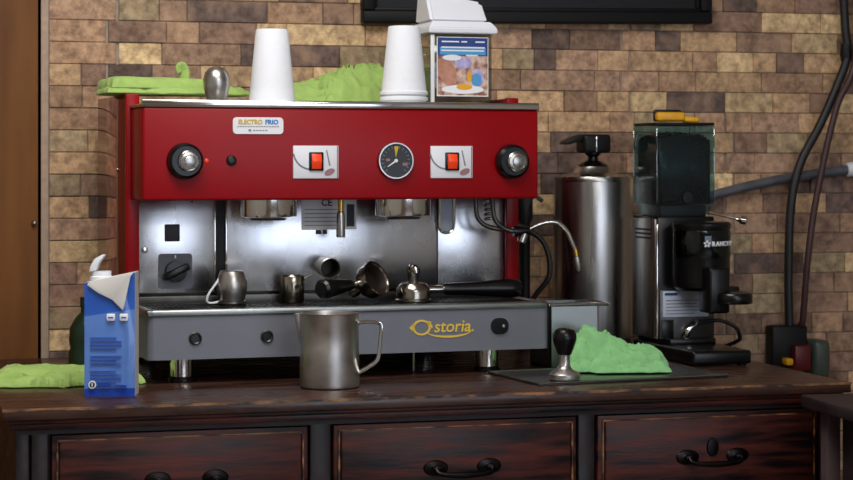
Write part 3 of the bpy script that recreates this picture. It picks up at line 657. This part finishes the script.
b = MB().tube([(.02, .18, .072), (.045, .165, .079), (.07, .155, .08), (.1, .15, .066), (.114, .16, .046), (.118, .18, .034), (.1, .24, .012)], .0042, 10); b.build('power_lead', m_cable, gr)
# doser
b = MB().lathe([(0, .148), (.05, .148), (.058, .155), (.06, .17), (.06, .275), (.062, .279), (.062, .287), (.058, .291), (0, .293)], (.01, .125, 0), n=44); b.box(-.03, .05, .15, .19, .15, .285); o = b.build('doser', m_black, gr)
MB().lathe([(0, .218), (.0605, .218), (.0612, .22), (.0612, .272), (.0605, .274), (0, .274)], (.01, .125, 0), n=44).build('doser_window', glass('dark teal plastic', (120, 170, 170), .96), o)
b = MB().box(-.012, .034, .03, .09, .105, .2, .006, 3); b.build('doser_chute', m_black, o)
b = MB().lathe([(0, .0), (.037, 0), (.039, .003), (.039, .017), (.036, .022), (.02, .026), (0, .026)], (.043, .035, .125), n=36).box(.02, .06, .04, .09, .14, .16, .004); b.build('press_tamper', m_black, o)
def curved_text(body, r, cx, cy, z, size, a0, m, parent):
    for k, ch in enumerate(body):
        a = a0+k*size*.78/r
        text('brand_lettering', ch, size, (cx+r*cos(a), cy+r*sin(a), z), (pi/2, 0, a+pi/2), m, parent, .0006, off=.0006)
curved_text('RANCILIO', .0622, .01, .125, .2465, .0125, R(271), m_white, gr)
st_ = MB()
for k in range(5):
    a = R(258); c = V((.01+.0622*cos(a), .125+.0622*sin(a), .2465)); t = V((-sin(a), cos(a), 0)); u = V((0, 0, 1))
    d1 = t*cos(2*pi*k/5+pi/2)+u*sin(2*pi*k/5+pi/2); st_.tube([c+d1*.0025, c+d1*.0045, c+d1*.0072], [.0014, .0024, .0016], 8, 3)
st_.build('brand_mark', m_white, gr)
# hopper
b = MB(); hx0, hx1, hy0, hy1, hz0, hz1 = -.064, .067, .187, .318, .325, .494; w = .003
b.box(hx0, hx1, hy0, hy0+w, hz0, hz1).box(hx0, hx1, hy1-w, hy1, hz0, hz1).box(hx0, hx0+w, hy0+w, hy1-w, hz0, hz1).box(hx1-w, hx1, hy0+w, hy1-w, hz0, hz1)
b.box(hx0+.006, hx1-.006, hy0+.006, hy1-.006, .303, .326)
hp = b.build('bean_hopper', m_hop, gr)
b = MB()
for x in (hx0, hx1):
    for y in (hy0, hy1): b.box(x-.0012, x+.0012, y-.0012, y+.0012, hz0, hz1-.001, .0008)
b.build('hopper_edge', glass('pale teal edge', (170, 215, 215), .75), hp)
MB().box(hx0-.001, hx1+.001, hy0-.001, hy1+.001, hz1, .5, .002).build('hopper_lid', m_blackm, hp)
MB().box(-.05, .055, .2, .31, .296, .325, .004).build('hopper_collar', m_blackm, gr)
MB().lathe([(0, 0), (.012, 0), (.012, .004), (0, .005)], (.005, .186, .34), (0, -1, 0), 16).build('hopper_catch', m_blackm, hp)
o = MB().tube([(.058, .19, .308), (.085, .165, .3), (.108, .15, .294)], .0022, 8).build('doser_lever', m_steel, gr)
MB().lathe([(0, -.006), (.004, -.006), (.0055, 0), (.0095, .004), (.0095, .014), (.006, .017), (0, .018)], (.108, .15, .294), (1, -.4, -.15), 20).build('lever_ball', m_chrome, o)
# beans
bm = bmesh.new(); q = random.Random(3); n = 16
def surf(x, y): return .468+.010*(1-((x-.0)/.06)**2)+.004*noise.noise((x*60, y*60, 1))
gx0, gx1, gy0, gy1 = hx0+.0066, hx1-.0066, hy0+.0066, hy1-.0066; g = {}
for i in range(n+1):
    for j in range(n+1):
        x = gx0+(gx1-gx0)*i/n; y = gy0+(gy1-gy0)*j/n; g[i, j] = (bm.verts.new((x, y, surf(x, y)-.004)), bm.verts.new((x, y, .327)))
for i in range(n):
    for j in range(n):
        bm.faces.new([g[i, j][0], g[i+1, j][0], g[i+1, j+1][0], g[i, j+1][0]]); bm.faces.new([g[i, j][1], g[i, j+1][1], g[i+1, j+1][1], g[i+1, j][1]])
for i in range(n):
    bm.faces.new([g[i, 0][0], g[i, 0][1], g[i+1, 0][1], g[i+1, 0][0]]); bm.faces.new([g[i+1, n][0], g[i+1, n][1], g[i, n][1], g[i, n][0]])
    bm.faces.new([g[0, i+1][0], g[0, i+1][1], g[0, i][1], g[0, i][0]]); bm.faces.new([g[n, i][0], g[n, i][1], g[n, i+1][1], g[n, i+1][0]])
def bean(p):
    bb_ = bmesh.ops.create_icosphere(bm, subdivisions=1, radius=1)['verts']
    mx = M.Translation(p) @ M.Rotation(q.uniform(0, 6.3), 4, V((q.uniform(-1, 1), q.uniform(-1, 1), q.uniform(-1, 1))).normalized()) @ M.Diagonal((.0053, .0038, .0026, 1))
    bmesh.ops.transform(bm, matrix=mx, verts=bb_)
for k in range(560):
    x, y = q.uniform(gx0+.003, gx1-.003), q.uniform(gy0+.003, gy1-.003); z = q.uniform(.331, .458)
    if k % 4 == 0: bean(V((x, y, surf(x, y)-.002)))
    elif k % 4 == 1: bean(V((gx0+.003, y, z)))
    else: bean(V((x, gy0+.003, z)))
bmesh.ops.recalc_face_normals(bm, faces=bm.faces)
for f in bm.faces: f.smooth = True
me = bpy.data.meshes.new('coffee_beans'); bm.to_mesh(me); bm.free(); me.materials.append(m_bean)
o = bpy.data.objects.new('coffee_beans', me); C.objects.link(o); o.location = gr.location; tag(o, 'dark roasted coffee beans filling the smoky grinder hopper', 'coffee beans', None, 'stuff')
# yellow scoop on the hopper lid
b = MB().box(-.045, .018, -.012, .012, 0, .02, .006, 3).box(.012, .05, -.009, .011, .0, .013, .005, 3, mx=M.Rotation(R(5), 4, 'Y'))
o = b.build('yellow_brush', m_yelo); o.location = (.716+.0, .335+.235, CT+.503); o.rotation_euler = (0, 0, -.12); tag(o, 'small bright yellow brush lying on the grinder hopper lid', 'brush')
b = MB().box(-.046, .016, .012, .022, .0, .026, .004); bo = b.build('brush_bristles', m_blackm, o)

# ------------------------------------------------------------------ wall things
pf = empty('picture_frame', (.098, .896, 1.573), 0, 'large black picture frame hanging on the brick wall above the machine', 'picture frame'); pf.rotation_euler = (0, -R(.96), 0)
W_, H_ = .834, .55
for nm, q in (('frame_rail', (0, W_, 0, .028)), ('frame_rail', (0, W_, H_-.028, H_)), ('frame_stile', (0, .028, .028, H_-.028)), ('frame_stile', (W_-.028, W_, .028, H_-.028))):
    b = MB().box(q[0], q[1], -.03, 0, q[2], q[3], .004, 3); b.build(nm, m_frame, pf)
b = MB().box(.026, W_-.026, -.02, -.012, .026, .036, .003).box(.026, W_-.026, -.02, -.012, H_-.036, H_-.026, .003).box(.026, .036, -.02, -.012, .036, H_-.036, .003).box(W_-.036, W_-.026, -.02, -.012, .036, H_-.036, .003); b.build('inner_moulding', m_frame, pf)
MB().box(.03, W_-.03, -.012, -.004, .03, H_-.03).build('picture_panel', m_pane, pf)

CY = .855
def cable(name, pts, r, m, label, cat='cable', n=12):
    b = MB().tube(pts, r, n); return tag(b.build(name, m), label, cat)
c1 = cable('power_cord', [(1.255, CY, 2.7), (1.258, CY, 1.8), (1.263, CY, 1.6), (1.268, CY-.004, 1.52), (1.245, CY, 1.45), (1.2, CY, 1.355), (1.148, CY, 1.262), (1.124, CY, 1.16), (1.118, CY, 1.0), (1.12, CY, .884)], .0105, m_cable, 'thick black cable running down the wall into the socket box, left of the pair')
c2 = cable('power_cord', [(1.282, CY-.023, 2.7), (1.281, CY-.023, 1.8), (1.281, CY-.023, 1.55), (1.268, CY-.023, 1.47), (1.236, CY-.023, 1.41), (1.212, CY-.023, 1.33), (1.192, CY-.023, 1.247), (1.17, CY-.023, 1.14), (1.155, CY-.023, 1.03), (1.15, CY-.01, .9), (1.15, CY, .885)], .008, m_cabler, 'thinner dark reddish brown cable, right of the two entering the wall socket box')
b = MB().lathe([(0, 0), (.013, .004), (.0155, .02), (.013, .045), (0, .05)], (1.267, CY, 1.5), (0, 0, 1), 20); b.build('cable_wrap', m_blackm, c1)
cable('power_cord', [(1.296, CY-.042, 2.7), (1.298, CY-.042, 1.7), (1.288, CY-.042, 1.52), (1.295, CY-.042, 1.47), (1.33, CY-.042, 1.41), (1.4, CY-.042, 1.34)], .006, m_cabler, 'dark cable branching off right from the taped bundle on the wall')
cable('white_cord', [(1.312, CY+.01, 2.7), (1.311, CY+.01, 1.8), (1.309, CY+.01, 1.6), (1.304, CY+.006, 1.52)], .0028, m_white, 'thin white wire hanging beside the black cable bundle at top right', 'wire')
hz = empty('grey_hose', (0, 0, 0), 0, 'grey hose crossing the wall diagonally behind the black cables', 'hose')
MB().tube([(.80, .880, 1.15), (.9, .880, 1.178), (.98, .880, 1.199), (1.1, .880, 1.224), (1.2, .880, 1.238), (1.29, .880, 1.249)], .0115, 14).build('hose_tube', m_hose, hz)
MB().lathe([(0, 0), (.016, 0), (.017, .004), (.017, .055), (0, .056)], (1.28, .880, 1.2475), (1, 0, .12), 20).build('hose_fitting', m_label, hz)
wb = empty('socket_box', (1.12, .893, .79), 0, 'black wall socket box with red plug low beside the grinder', 'socket box')
MB().box(-.045, .045, -.045, 0, .0, .094, .006).build('box_housing', m_blackm, wb)
MB().box(.0, .042, -.07, -.044, -.01, .05, .006).build('red_plug', m_redplug, wb)
MB().box(.05, .092, -.07, 0, -.03, .06, .012, 3).build('grey_cover', m_ggrey, wb)
MB().box(-.022, -.004, -.07, -.04, .004, .02, .004).build('yellow_tab', m_yelo, wb)
cable('black_cord', [(.375, .79, CT+.008), (.42, .78, CT+.05), (.46, .76, CT+.12), (.49, .745, CT+.17), (.48, .76, CT+.24), (.42, .77, CT+.28), (.375, .78, CT+.3)], .006, m_cable, 'black cord looping between the machine back and the airpot', 'cord')
vb = empty('water_valve', (.47, .858, CT), 0, 'dark water valve with grey lever behind the machine right side', 'valve')
MB().lathe([(0, 0), (.012, 0), (.012, .28), (.018, .29), (.018, .34), (.012, .345), (.012, .42), (0, .42)], n=18).build('valve_pipe', m_cable, vb)
MB().tube([(-.0, -.01, .32), (.004, -.03, .335), (.01, -.045, .34), (.02, -.06, .33)], [.008, .006, .005, .005], 10).build('valve_lever', m_hose, vb)

# ------------------------------------------------------------------ light and camera
def area(name, loc, target, size, sy, power, col):
    l = bpy.data.lights.new(name, 'AREA'); l.shape = 'RECTANGLE'; l.size = size; l.size_y = sy; l.energy = power; l.color = col
    o = bpy.data.objects.new(name, l); C.objects.link(o); o.location = loc; o.rotation_euler = (V(target)-V(loc)).to_track_quat('-Z', 'Y').to_euler(); return o
area('unseen_ceiling_light', (-.5, -.75, 2.66), (-.3, -.6, 0), 1.4, .9, 42, (1, .97, .93))
area('unseen_ceiling_light', (.2, -3.6, 2.66), (.2, -3.2, 0), 1.6, 1, 55, (1, .97, .93))  # added unseen light, brightens the room that the metals reflect
wd = bpy.data.worlds.new('world'); bpy.context.scene.world = wd; wd.use_nodes = True
wd.node_tree.nodes['Background'].inputs[0].default_value = (.5, .6, .75, 1); wd.node_tree.nodes['Background'].inputs[1].default_value = .3
cam = bpy.data.cameras.new('camera'); co = bpy.data.objects.new('camera', cam); C.objects.link(co)
co.location = (-.9572, -3.4185, CT+.414); co.rotation_euler = (pi/2, 0, -TH)
cam.sensor_width = 36; cam.sensor_fit = 'HORIZONTAL'; cam.lens = 36*2000/853; cam.shift_y = -(240-163)/853; cam.clip_end = 50
cam.dof.use_dof = True; cam.dof.focus_distance = 3.8; cam.dof.aperture_fstop = 6.3
sc = bpy.context.scene; sc.camera = co
sc.view_settings.view_transform = 'Standard'; sc.view_settings.look = 'None'; sc.view_settings.gamma = 1; sc.view_settings.exposure = 0
sc.view_settings.use_curve_mapping = False
